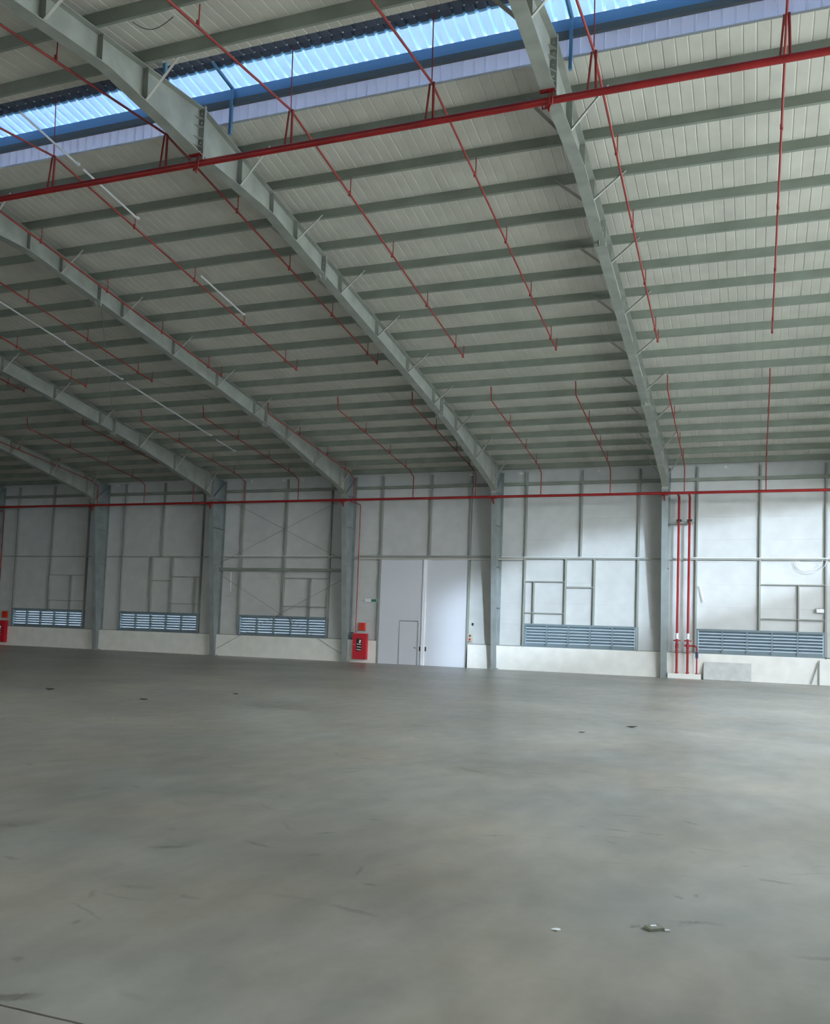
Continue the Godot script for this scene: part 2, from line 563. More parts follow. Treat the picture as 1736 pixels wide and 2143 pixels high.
func frames() -> void:
	var names := {
		0: "just left of the twin red riser pipes",
		1: "just right of the sliding door",
		2: "left of the sliding door by the hose cabinet",
		3: "at the left edge of the cross-braced bay",
		4: "between the two far left louvred bays",
		5: "at the far left behind the last hose cabinet",
		6: "in the dark beyond the far left edge",
		-1: "just beyond the right edge past the lamp box",
	}
	var mesh := {}
	for n in [0, 1, 2, 3, 4, 5, 6, -1]:
		var x: float = X0 - BAY * n
		# ---- column
		var col := thing("steel_column", "tapered grey-green steel column " + names[n], "column", Vector3(x, 0, 0), "tapered columns along the far wall")
		if not mesh.has("web"):
			var s := sb()
			extr(s, PackedVector2Array([Vector2(-0.12, 0.02), Vector2(0.315, 0.02), Vector2(1.145, 8.58), Vector2(1.145, top_y(1.1) - 0.02), Vector2(-0.12, top_y(-0.12) - 0.02)]), yz(0.006), 0.012)
			mesh.web = s.commit()
			s = sb()
			extr(s, PackedVector2Array([Vector2(0.315, 0.02), Vector2(0.331, 0.02), Vector2(1.161, 8.56), Vector2(1.161, 8.62), Vector2(1.145, 8.62)]), yz(0.14), 0.28)
			mesh.inner = s.commit()
			s = sb()
			bb(s, -0.14, 0.14, 0.02, top_y(-0.12) - 0.02, -0.138, -0.12)
			mesh.outer = s.commit()
			s = sb()
			bb(s, -0.19, 0.19, 0.0, 0.025, -0.145, 0.40)
			for bx in [-0.13, 0.13]:
				for bz in [0.06, 0.2, 0.36]:
					flange(s, Vector3(bx, 0.045, bz), Vector3.UP, 0.014, 0.05, 6)
			mesh.base = s.commit()
			for y in [3.0, 5.0, 7.0, 8.59]:
				s = sb()
				var d := lerpf(0.315, 1.145, clampf((y - 0.02) / 8.56, 0, 1))
				bb(s, -0.135, 0.135, y - 0.006, y + 0.006, -0.12, d)
				mesh["stiff%d" % int(y)] = s.commit()
			s = sb()
			var p0 := Vector3(0, 8.62, 1.12)
			var p1 := Vector3(0, top_y(-0.1) - 0.06, -0.1)
			var dd := p1 - p0
			var b := Basis.looking_at(dd, Vector3.RIGHT)
			box(s, (p0 + p1) / 2, Vector3(0.012, 0.26, dd.length()), b)
			mesh.diag = s.commit()
		put("web", mesh.web, M.column_steel, col)
		put("inner_flange", mesh.inner, M.column_steel, col)
		put("outer_flange", mesh.outer, M.column_steel, col)
		put("base_plate", mesh.base, M.column_steel, col)
		for y in [3, 5, 7, 8]:
			put("stiffener", mesh["stiff%d" % y], M.column_steel, col)
		put("diagonal_stiffener", mesh.diag, M.column_steel, col)

		# ---- rafter
		var ra := thing("roof_rafter", "deep grey steel rafter on the column " + names[n], "rafter", Vector3(x, 0, 0), "haunched rafters spanning the hall")
		if not mesh.has("rweb"):
			make_rafter_meshes(mesh)
		for k in mesh.rweb.size():
			put("web", mesh.rweb[k], M.steel, ra)
		for key in ["top_flange", "bottom_flange", "knee_plate", "ridge_plate"]:
			for m in mesh[key]:
				put(key, m, M.steel, ra)
		for m in mesh.gusset:
			put("gusset", m, M.steel, ra)
		for m in mesh.splice:
			put("splice_plate", m, M.steel, ra)
		for m in mesh.rstiff:
			put("stiffener", m, M.steel, ra)
		for m in mesh.bolts:
			put("bolts", m, M.bolt, ra).set_meta("kind", "stuff")
		for m in mesh.brace:
			put("fly_brace", m, M.brace_steel, ra)

func plate_poly(z: float, x: float, t: float) -> SurfaceTool:
	var s := sb()
	bb(s, x - 0.135, x + 0.135, bot_y(z), top_y(z), z - t / 2, z + t / 2)
	return s

func make_rafter_meshes(mesh: Dictionary) -> void:
	mesh.rweb = []
	mesh.top_flange = []
	mesh.bottom_flange = []
	mesh.splice = []
	mesh.rstiff = []
	mesh.bolts = []
	mesh.brace = []
	mesh.gusset = []
	mesh.knee_plate = []
	mesh.ridge_plate = []
	var zs := BZ.duplicate()
	zs[0] = 1.165
	var cuts := [0, 4, 7, 10]
	for side in 2:
		var mz := func(z): return z if side == 0 else 2 * ZR - z
		for c in 3:
			var top := []
			var bot := []
			var w := PackedVector2Array()
			for k in range(cuts[c], cuts[c + 1] + 1):
				bot.append(Vector2(mz.call(zs[k]), bot_y(zs[k])))
				top.append(Vector2(mz.call(zs[k]), top_y(zs[k])))
			var tr := top.duplicate()
			tr.reverse()
			for p in bot + tr:
				w.append(p)
			var s := sb()
			extr(s, w, yz(0.006), 0.012)
			mesh.rweb.append(s.commit())
			for which in 2:
				var q := PackedVector2Array()
				var line: Array = top if which == 0 else bot
				var o := -0.018 if which == 0 else -0.0
				for p in line:
					q.append(p + Vector2(0, o + (0.018 if which == 0 else 0.012)))
				var l2 := line.duplicate()
				l2.reverse()
				for p in l2:
					q.append(p + Vector2(0, o - (0.0 if which == 0 else 0.006)))
				s = sb()
				extr(s, q, yz(0.14), 0.28)
				(mesh.top_flange if which == 0 else mesh.bottom_flange).append(s.commit())
		# stiffeners with fly braces, at every second purlin
		var spots := []
		if side == 1:
			spots = [[24.25, true], [22.9, false], [21.45, true]]
		else:
			spots = [[24.64, true], [23.10, false], [21.79, true]]
		for k in range(4, 17, 2):
			spots.append([24.64 - 1.426 * k, true])
		for spot in spots:
			var z: float = spot[0]
			var zz: float = mz.call(z)
			var s := plate_poly(zz, 0, 0.012)
			mesh.rstiff.append(s.commit())
			if not spot[1]:
				continue
			for e in [-1, 1]:
				s = sb()
				var a := Vector3(e * 0.10, bot_y(z) + 0.05, zz - 0.02)
				var b := Vector3(e * 0.86, top_y(z) + 0.10, zz - 0.02)
				var d := b - a
				var bs := Basis.looking_at(d, Vector3.BACK)
				box(s, (a + b) / 2, Vector3(0.06, 0.007, d.length()), bs)
				box(s, (a + b) / 2 + bs * Vector3(0.027, 0.027, 0), Vector3(0.007, 0.06, d.length()), bs)
				mesh.brace.append(s.commit())
		for k in [4, 7]:
			var z: float = mz.call(zs[k])
			for e in [-0.016, 0.016]:
				var s := sb()
				bb(s, -0.15, 0.15, bot_y(zs[k]) - 0.12, top_y(zs[k]) + 0.02, z + e - 0.013, z + e + 0.013)
				mesh.splice.append(s.commit())
			var s2 := sb()
			var y := bot_y(zs[k]) - 0.06
			while y < top_y(zs[k]) - 0.05:
				for bx in [-0.09, 0.09]:
					flange(s2, Vector3(bx, y, z), Vector3(0, 0, 1), 0.014, 0.11, 6)
				y += 0.14
			for e in [-1, 1]:
				extr(s2, PackedVector2Array([Vector2(z + e * 0.03, bot_y(zs[k]) - 0.11), Vector2(z + e * 0.03, bot_y(zs[k])), Vector2(z + e * 0.14, bot_y(zs[k] + e * 0.14) if side == 0 else bot_y(zs[k] - e * 0.14))]), yz(0.006), 0.012)
			mesh.bolts.append(s2.commit())
		# knee end plate
		var z1: float = mz.call(1.18)
		var s3 := sb()
		bb(s3, -0.15, 0.15, 8.5, top_y(1.18) + 0.02, z1 - 0.015, z1 + 0.015)
		mesh.knee_plate.append(s3.commit())
	for e in [-0.018, 0.018]:
		var s := sb()
		bb(s, -0.15, 0.15, bot_y(ZR) - 0.13, top_y(ZR) + 0.06, ZR + e - 0.015, ZR + e + 0.015)
		mesh.ridge_plate.append(s.commit())
	# ridge gussets: small triangular ribs beside the plates, on both faces of the web
	for gy in [12.32, 12.52, 12.78, 12.98]:
		var s := sb()
		for e in [-1, 1]:
			var t := Transform3D(Basis(Vector3(1, 0, 0), Vector3(0, 0, e), Vector3(0, -e, 0)), Vector3(0, gy, ZR + e * 0.033))
			extr(s, PackedVector2Array([Vector2(0.006, 0), Vector2(0.135, 0), Vector2(0.006, 0.20)]), t, 0.01)
			extr(s, PackedVector2Array([Vector2(-0.006, 0), Vector2(-0.135, 0), Vector2(-0.006, 0.20)]), t, 0.01)
		mesh.gusset.append(s.commit())
	var s4 := sb()
	for y in [12.22, 12.42, 12.65, 12.88, 13.1]:
		for bx in [-0.08, 0.08]:
			flange(s4, Vector3(bx, y, ZR), Vector3(0, 0, 1), 0.015, 0.12, 6)
	mesh.bolts.append(s4.commit())

const ORD := ["first", "second", "third", "fourth", "fifth", "sixth", "seventh", "eighth", "ninth", "tenth", "eleventh", "twelfth", "thirteenth", "fourteenth", "fifteenth", "sixteenth", "seventeenth", "lowest"]

func purlin_mesh(len: float) -> Mesh:
	# lipped C, 250 deep, web on the near side, flanges pointing to the far wall
	var s := sb()
	var p := PackedVector2Array([Vector2(0, 0), Vector2(0, PD), Vector2(-0.075, PD), Vector2(-0.075, PD - 0.02), Vector2(-0.070, PD - 0.02), Vector2(-0.070, PD - 0.005), Vector2(-0.005, PD - 0.005), Vector2(-0.005, 0.005), Vector2(-0.070, 0.005), Vector2(-0.070, 0.02), Vector2(-0.075, 0.02), Vector2(-0.075, 0)])
	extr(s, p, yz(len), len)
	return s.commit()

func purlins() -> void:
	var m := purlin_mesh(XR - XL)
	for k in 18:
		var z := 24.64 - 1.426 * k
		var o := put("roof_purlin", m, M.purlin_steel, self)
		o.position = Vector3(XL, top_y(z), z)
		o.rotation.x = -atan(SLOPE)
		tag(o, "grey-green roof purlin, %s down the far slope from the ridge vent" % ORD[k], "purlin", "purlins of the far roof slope")
	for k in 5:
		var z := 28.42 + 1.426 * k
		var o := put("roof_purlin", m, M.purlin_steel, self)
		o.position = Vector3(XL, top_y(z), z)
		o.rotation.x = atan(SLOPE)
		tag(o, "grey-green roof purlin on the near slope, %s from the ridge vent" % ORD[k], "purlin", "purlins of the near roof slope")

func ridge_vent() -> void:
	var v := thing("ridge_vent", "raised ridge ventilator with glowing blue-white ribbed sheets along the roof ridge", "roof vent", Vector3.ZERO)
	# far upstand cladding
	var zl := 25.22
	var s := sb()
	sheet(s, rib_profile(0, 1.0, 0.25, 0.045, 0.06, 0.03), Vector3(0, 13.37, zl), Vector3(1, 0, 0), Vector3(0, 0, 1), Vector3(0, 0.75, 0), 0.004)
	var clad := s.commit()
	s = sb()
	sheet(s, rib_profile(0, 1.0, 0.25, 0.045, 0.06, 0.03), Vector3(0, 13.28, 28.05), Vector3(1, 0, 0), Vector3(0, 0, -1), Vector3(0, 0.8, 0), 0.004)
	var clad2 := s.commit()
	# translucent strip of the raised roof, then dark sheet over the ridge
	var e0 := Vector3(0, 14.235, 24.95)
	var up := Vector3(0, SLOPE, 1).normalized()
	var nn := Vector3(0, 1, -SLOPE).normalized()
	s = sb()
	sheet(s, rib_profile(0, 1.0, 0.25, 0.045, 0.08, 0.04), e0, Vector3(1, 0, 0), nn, up * 1.02, 0.003)
	var lucent := s.commit()
	s = sb()
	sheet(s, rib_profile(0, 1.0, 0.25, 0.045, 0.08, 0.04), e0 + up * 0.95 + nn * 0.008, Vector3(1, 0, 0), nn, up * 0.75, 0.003)
	var e1 := e0 + up * 1.70 + nn * 0.008
	var dn := Vector3(0, -SLOPE, 1).normalized()
	sheet(s, rib_profile(0, 1.0, 0.25, 0.045, 0.08, 0.04), e1, Vector3(1, 0, 0), Vector3(0, 1, SLOPE).normalized(), dn * 1.9, 0.003)
	var darks := s.commit()
	# bare end of the main roof sheet past the near panels
	s = sb()
	var zn := 27.45
	sheet(s, rib_profile(0, 1.0, 0.25, 0.035, 0.09, 0.05), Vector3(0, top_y(zn) + PD + 0.05, zn), Vector3(1, 0, 0), Vector3(0, 1, SLOPE).normalized(), Vector3(0, -SLOPE, 1) * 0.55, 0.003)
	var lap := s.commit()
	for k in 72:
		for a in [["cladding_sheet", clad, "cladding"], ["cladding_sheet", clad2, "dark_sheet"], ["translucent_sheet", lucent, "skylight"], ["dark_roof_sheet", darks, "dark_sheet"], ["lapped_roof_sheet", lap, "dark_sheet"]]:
			var o := put(a[0], a[1], M[a[2]], v)
			o.position.x = XL + k
	var len := XR - XL
	# far channel and eave strut
	s = sb()
	extr(s, PackedVector2Array([Vector2(25.28, 13.82), Vector2(25.36, 13.82), Vector2(25.36, 13.97), Vector2(25.28, 13.97), Vector2(25.28, 13.96), Vector2(25.35, 13.96), Vector2(25.35, 13.83), Vector2(25.28, 13.83)]), yz(XR), len)
	part("vent_channel", s, M.channel, v)
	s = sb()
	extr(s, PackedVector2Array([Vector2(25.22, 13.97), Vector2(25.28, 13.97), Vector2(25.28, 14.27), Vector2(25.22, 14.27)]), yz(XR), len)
	part("eave_strut", s, M.bluelit_steel, v)
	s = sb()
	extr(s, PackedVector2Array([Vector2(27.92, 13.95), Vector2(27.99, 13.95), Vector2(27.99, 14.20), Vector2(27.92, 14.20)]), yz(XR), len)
	part("eave_strut", s, M.bluelit_steel, v)
	# posts and jack rafters at each frame
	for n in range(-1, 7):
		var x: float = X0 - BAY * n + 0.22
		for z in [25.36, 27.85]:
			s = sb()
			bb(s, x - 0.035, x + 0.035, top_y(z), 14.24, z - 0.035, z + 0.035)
			part("vent_post", s, M.bluelit_steel, v)
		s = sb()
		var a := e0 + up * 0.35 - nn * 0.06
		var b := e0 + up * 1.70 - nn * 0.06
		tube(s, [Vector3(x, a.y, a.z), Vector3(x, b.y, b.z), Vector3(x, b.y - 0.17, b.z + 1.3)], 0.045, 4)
		part("jack_rafter", s, M.bluelit_steel, v)
	# white dots standing in for light gaps along the near sheet lap
	s = sb()
	for k in 288:
		box(s, Vector3(XL + 0.25 * k + 0.125, top_y(zn) + PD + 0.045, zn + 0.03), Vector3(0.03, 0.012, 0.02))
	part("lap_light_dots", s, M.white, v).set_meta("kind", "stuff")

func louvres() -> void:
	var lab := {
		-39.9: "grey louvred vent at the far left beside the hose cabinet on the picture edge",
		-31.9: "grey louvred vent with bright gaps, in the second bay from the left",
		-23.9: "grey louvred vent with bright gaps in the cross-braced bay",
		-7.9: "steel-blue louvred vent right of the sliding door",
		0.1: "steel-blue louvred vent right of the riser pipes, above the leaning board",
	}
	for x0 in lab:
		var t := thing("louvre_vent", lab[x0], "louvre", Vector3(x0 + 4.05, 1.18, 0), "louvred wall vents")
		var hw := 2.66
		var s := sb()
		bb(s, -hw, hw, 1.01, 1.10, -0.16, 0.0)
		bb(s, -hw - 0.08, hw + 0.08, -0.022, 0.03, -0.24, 0.0)
		bb(s, -hw - 0.08, -hw + 0.06, 0.03, 1.10, -0.24, -0.002)
		bb(s, hw - 0.06, hw + 0.08, 0.03, 1.10, -0.24, -0.002)
		part("frame", s, M.louvre, t)
		var px := (2 * hw - 0.12) / 5
		for k in 4:
			s = sb()
			var mx := -hw + 0.06 + px * (k + 1)
			bb(s, mx - 0.03, mx + 0.03, 0.03, 1.01, -0.15, -0.01)
			part("mullion", s, M.louvre, t)
		s = sb()
		var a := Vector2(-0.02, 0.02)
		extr(s, PackedVector2Array([Vector2(-0.03, 0.070), Vector2(-0.135, -0.025), Vector2(-0.14, -0.021), Vector2(-0.034, 0.078), Vector2(-0.010, 0.082), Vector2(-0.008, 0.058), Vector2(-0.014, 0.058), Vector2(-0.016, 0.074)]), yz(px / 2 - 0.031), px - 0.062)
		var blade := s.commit()
		s = sb()
		bb(s, -px / 2 + 0.031, px / 2 - 0.031, 0, 0.14, -0.10, -0.08)
		var kick := s.commit()
		for k in 5:
			var cx := -hw + 0.06 + px * (k + 0.5)
			for j in 6:
				var o := put("slat", blade, M.louvre, t)
				o.position = Vector3(cx, 0.235 + 0.142 * j, 0)
			put("kick_plate", kick, M.louvre, t).position = Vector3(cx, 0.03, 0)

func sliding_door() -> void:
	var d := thing("door_1", "tall pale two-leaf sliding door with a small wicket door in its left leaf", "door", Vector3(-11.73, 0, 0), "", "structure")
	var ys := [0.0, 1.2, 2.22, 3.27, 4.3, 5.42]
	for side in 2:
		var leaf := Node3D.new()
		leaf.name = "left_leaf" if side == 0 else "right_leaf"
		d.add_child(leaf)
		var x0 := -2.44 if side == 0 else 0.01
		var x1 := -0.01 if side == 0 else 2.30
		for k in 5:
			var runs := [[x0, x1]]
			if side == 0 and k < 2:
				runs = [[x0, -1.33], [-0.27, x1]]
			elif side == 0 and k == 2:
				runs = [[x0, x1]]
			for r in runs:
				var s := sb()
				cbox(s, r[0], r[1], ys[k], ys[k + 1], -0.11, -0.06, 0.005)
				part("door_panel", s, M.door, leaf)
		# meeting stile, whitened for the light it catches from the right
		var s2 := sb()
		var ex := x1 - 0.075 if side == 0 else x0
		bb(s2, ex, ex + 0.075, 0.0, 5.36, -0.06, 0.0)
		part("meeting_stile", s2, M.sidelit_trim, leaf)
		s2 = sb()
		var hx := -0.16 if side == 0 else 0.15
		bb(s2, hx - 0.035, hx + 0.035, 0.72, 0.94, -0.06, -0.045)
		bb(s2, hx - 0.012, hx + 0.012, 0.76, 0.90, -0.045, -0.01)
		part("pull_handle", s2, M.dark, leaf)
	# wicket door
	var leaf0 := d.get_node("left_leaf")
	var s3 := sb()
	bb(s3, -1.33, -1.29, 0.0, 2.24, -0.10, -0.04)
	bb(s3, -0.31, -0.27, 0.0, 2.24, -0.10, -0.04)
	bb(s3, -1.29, -0.31, 2.24 - 0.05, 2.24 + 0.01, -0.10, -0.045)
	part("wicket_frame", s3, M.trim_grey, leaf0)
	s3 = sb()
	cbox(s3, -1.30, -0.30, 0.0, 2.21, -0.11, -0.066, 0.004)
	part("wicket_door", s3, M.door, leaf0)
	s3 = sb()
	tube(s3, [Vector3(-0.39, 0.86, -0.06), Vector3(-0.39, 0.86, 0.0), Vector3(-0.47, 0.90, 0.0)], 0.016, 8)
	part("lever_handle", s3, M.dark, leaf0)
	# edge frames
	for x in [-2.49, 2.33]:
		s3 = sb()
		bb(s3, x - 0.045, x + 0.045, 0.0, 5.36, -0.15, 0.0)
		part("jamb", s3, M.rail, d)
	s3 = sb()
	bb(s3, -3.75, 5.1, 5.37, 5.43, -0.03, 0.06)
	part("track", s3, M.galvanised, d)
	s3 = sb()
	bb(s3, -3.75, 3.6, 5.50, 5.57, -0.03, 0.03)
	part("track_hood", s3, M.rail, d)

func rod(called: String, a: Vector3, b: Vector3, r: float, m: Material, label: String, cat: String, group := "") -> MeshInstance3D:
	var s := sb()
	tube(s, [a - (a + b) / 2, b - (a + b) / 2], r, 8)
	var o := part(called, s, m, self)
	o.position = (a + b) / 2
	tag(o, label, cat, group)
	return o

func bracing() -> void:
	rod("bracing_rod", Vector3(-23.6, 8.68, 0.06), Vector3(-16.2, 5.25, 0.06), 0.014, M.rail, "thin steel cross-brace rod above the rail, falling left to right", "brace rod")
	rod("bracing_rod", Vector3(-23.85, 5.12, 0.10), Vector3(-16.2, 8.67, 0.10), 0.014, M.rail, "thin steel cross-brace rod above the rail, rising left to right", "brace rod")
	rod("bracing_rod", Vector3(-23.85, 4.5, 0.06), Vector3(-16.2, 0.40, 0.06), 0.014, M.rail, "thin steel cross-brace rod over the louvre, falling left to right", "brace rod")
	rod("bracing_rod", Vector3(-23.75, 0.40, 0.10), Vector3(-16.2, 4.33, 0.10), 0.014, M.rail, "thin steel cross-brace rod over the louvre, rising left to right", "brace rod")
	var s := sb()
	var p := PackedVector2Array([Vector2(0.02, 4.69), Vector2(0.14, 4.69), Vector2(0.14, 4.70), Vector2(0.085, 4.70), Vector2(0.085, 4.84), Vector2(0.14, 4.84), Vector2(0.14, 4.85), Vector2(0.02, 4.85), Vector2(0.02, 4.84), Vector2(0.075, 4.84), Vector2(0.075, 4.70), Vector2(0.02, 4.70)])
	extr(s, p, yz(-15.95), 7.9)
	tag(part("strut_beam", s, M.purlin_steel, self), "thick grey horizontal strut across the cross-braced bay below the long rail", "beam")
	# roof bracing rods behind the dark frames
	var k := 0
	for a in [[-23.9, 20.0, -15.9, 9.4], [-15.9, 20.0, -23.9, 9.4], [-31.9, 9.4, -23.9, 20.0]]:
		k += 1
		var pa := Vector3(a[0], top_y(a[1]) - 0.12, a[1])
		var pb := Vector3(a[2], top_y(a[3]) - 0.12, a[3])
		rod("roof_brace", pa, pb, 0.012, M.rail, ["dark roof brace rod over the cross-braced bay, running down to the right", "dark roof brace rod over the cross-braced bay, running down to the left", "dark roof brace rod over the second bay from the left"][k - 1], "brace rod")

func sprinklers() -> void:
	# main under the ridge
	var mainp := thing("ridge_main_pipe", "large red sprinkler main slung under the rafters along the ridge", "pipe", Vector3(0, 11.95, 26.28))
	var s := sb()
	tube(s, [Vector3(XL + 0.1, 0, 0), Vector3(XR - 0.1, 0, 0)], 0.07, 14)
	part("pipe", s, M.red_pipe, mainp)
	for n in range(-1, 7):
		s = sb()
		var x: float = X0 - BAY * n
		for e in [-0.03, 0.03]:
			tube(s, [Vector3(x - 0.11 + e, 0.19, -0.05), Vector3(x - 0.10 + e, -0.10, -0.08), Vector3(x + 0.0 + e, -0.13, 0.02), Vector3(x + 0.06 + e, -0.10, 0.08), Vector3(x + 0.07 + e, 0.19, 0.05)], 0.014, 6)
		bb(s, x - 0.16, x + 0.14, 0.165, 0.19, -0.10, 0.10)
		flange(s, Vector3(x + 0.02, -0.15, 0.03), Vector3.UP, 0.02, 0.14, 8)
		part("pipe_bracket", s, M.red_pipe, mainp)
	# main along the far wall
	var wallp := thing("wall_main_pipe", "long red sprinkler main crossing the columns high on the far wall", "pipe", Vector3(0, 8.31, 1.27))
	s = sb()
	tube(s, [Vector3(XL + 0.1, 0, 0), Vector3(XR - 0.1, 0, 0)], 0.065, 12)
	part("pipe", s, M.red_pipe, wallp)
	for n in range(-1, 7):
		s = sb()
		var x: float = X0 - BAY * n
		bb(s, x - 0.13, x + 0.13, -0.085, -0.065, -0.14, 0.08)
		extr(s, PackedVector2Array([Vector2(-0.13, -0.085), Vector2(0.07, -0.085), Vector2(-0.11, -0.33)]), yz(x + 0.02), 0.04)
		tube(s, [Vector3(x + 0.03, -0.05, -0.085), Vector3(x + 0.03, 0.07, 0), Vector3(x + 0.03, -0.05, 0.085)], 0.012, 6)
		part("pipe_bracket", s, M.red_pipe, wallp)
	# branches
	var xs := [4.35, 0.95, -2.33, -5.57, -8.80, -12.05, -15.30, -18.5, -21.75, -25.0, -28.25, -31.5]
	var where := ["rightmost in view", "beside the rafter above the twin risers", "above the right part of the nearest blue louvre", "above the left part of the nearest blue louvre", "close behind the rafter right of the sliding door", "above the middle of the sliding door bay", "along the rafter left of the sliding door", "above the right part of the cross-braced bay", "above the left part of the cross-braced bay", "above the right part of the second bay", "above the left part of the second bay", "above the farthest left bay"]
	var off := 0.36
	for k in xs.size():
		var x: float = xs[k]
		var py := func(z): return top_y(z) - off
		# upper branch: near slope, over the ridge, down to mid slope
		var b := thing("sprinkler_branch", "upper thin red sprinkler pipe, " + where[k], "pipe", Vector3(x, 0, 0), "upper sprinkler branch pipes")
		s = sb()
		var kink := Vector3(0, py.call(ZR) - 0.06, ZR)
		var end := Vector3(0, py.call(13.75), 13.75)
		tube(s, [Vector3(0, py.call(38.0), 38.0), kink, end], 0.026, 8)
		part("pipe", s, M.branch_red, b)
		s = sb()
		tube(s, [Vector3(0.06, 12.022, ZR + 0.03), Vector3(0.04, kink.y, ZR)], 0.028, 8)
		tube(s, [Vector3(-0.10, 12.022, ZR + 0.03), Vector3(-0.04, kink.y - 0.02, ZR)], 0.022, 8)
		part("riser", s, M.branch_red, b)
		s = sb()
		tube(s, [kink, Vector3(0, 14.32, ZR + 0.05)], 0.012, 6)
		part("hanger_rod", s, M.branch_red, b)
		for h in 4:
			var z := 22.84 - 2.852 * h
			hanger(b, py.call(z), z + 0.35, top_y(z + 0.35) + 0.02)
		hanger(b, py.call(13.75), 13.75, top_y(13.75) + 0.02)
		for h in 2:
			var z := 29.7 + 2.852 * h
			hanger(b, py.call(z), z, top_y(z) + 0.02)
		# lower branch: from mid slope down to the wall main
		var c := thing("sprinkler_branch", "lower thin red sprinkler pipe, " + where[k], "pipe", Vector3(x, 0, 0), "lower sprinkler branch pipes")
		s = sb()
		tube(s, [Vector3(0, top_y(10.2) + 0.02, 10.2), Vector3(0, py.call(9.9) - 0.08, 10.1), Vector3(0, py.call(1.9), 1.9), Vector3(0, py.call(1.27) - 0.15, 1.27), Vector3(0, 8.375, 1.27)], 0.024, 8)
		part("pipe", s, M.branch_red, c)
		for z in [7.3, 4.45, 2.4]:
			hanger(c, py.call(z), z, top_y(z) + 0.02)

func hanger(b: Node, y: float, z: float, yt: float) -> void:
	var s := sb()
	tube(s, [Vector3(0.02, y, z), Vector3(0.02, yt, z)], 0.013, 6)
	tube(s, [Vector3(0, y - 0.05, z), Vector3(0, y + 0.07, z)], 0.034, 8)
	part("hanger", s, M.branch_red, b)

func hose_cabinet(x: float, label: String) -> void:
	var t := thing("hose_cabinet", label, "cabinet", Vector3(x, 0.17, 0.0), "red hose cabinets")
	var s := sb()
	bb(s, -0.385, 0.385, 0, 1.33, 0.0, 0.22)
	part("body", s, M.red_box, t)
	s = sb()
	# door with a window cut in it
	bb(s, -0.37, 0.37, 0.02, 0.42, 0.22, 0.245)
	bb(s, -0.37, 0.37, 1.06, 1.31, 0.22, 0.245)
	bb(s, -0.37, -0.17, 0.42, 1.06, 0.22, 0.245)
	bb(s, 0.13, 0.37, 0.42, 1.06, 0.22, 0.245)
	var dr := part("door", s, M.red_box, t)
	s = sb()
	bb(s, -0.17, 0.13, 0.42, 1.06, 0.221, 0.226)
	part("window", s, M.dark, dr)
	s = sb()
	for k in 3:
		tube(s, [Vector3(-0.12, 0.50 + 0.14 * k, 0.232), Vector3(0.10, 0.48 + 0.14 * k, 0.232)], 0.024, 8)
	tube(s, [Vector3(0.02, 0.84, 0.232), Vector3(0.05, 1.0, 0.232)], 0.045, 8)
	part("hose", s, M.white, dr)
	s = sb()
	tube(s, [Vector3(-0.27, 0.74, 0.245), Vector3(-0.27, 0.74, 0.275)], 0.025, 10)
	part("latch", s, M.bolt, dr)

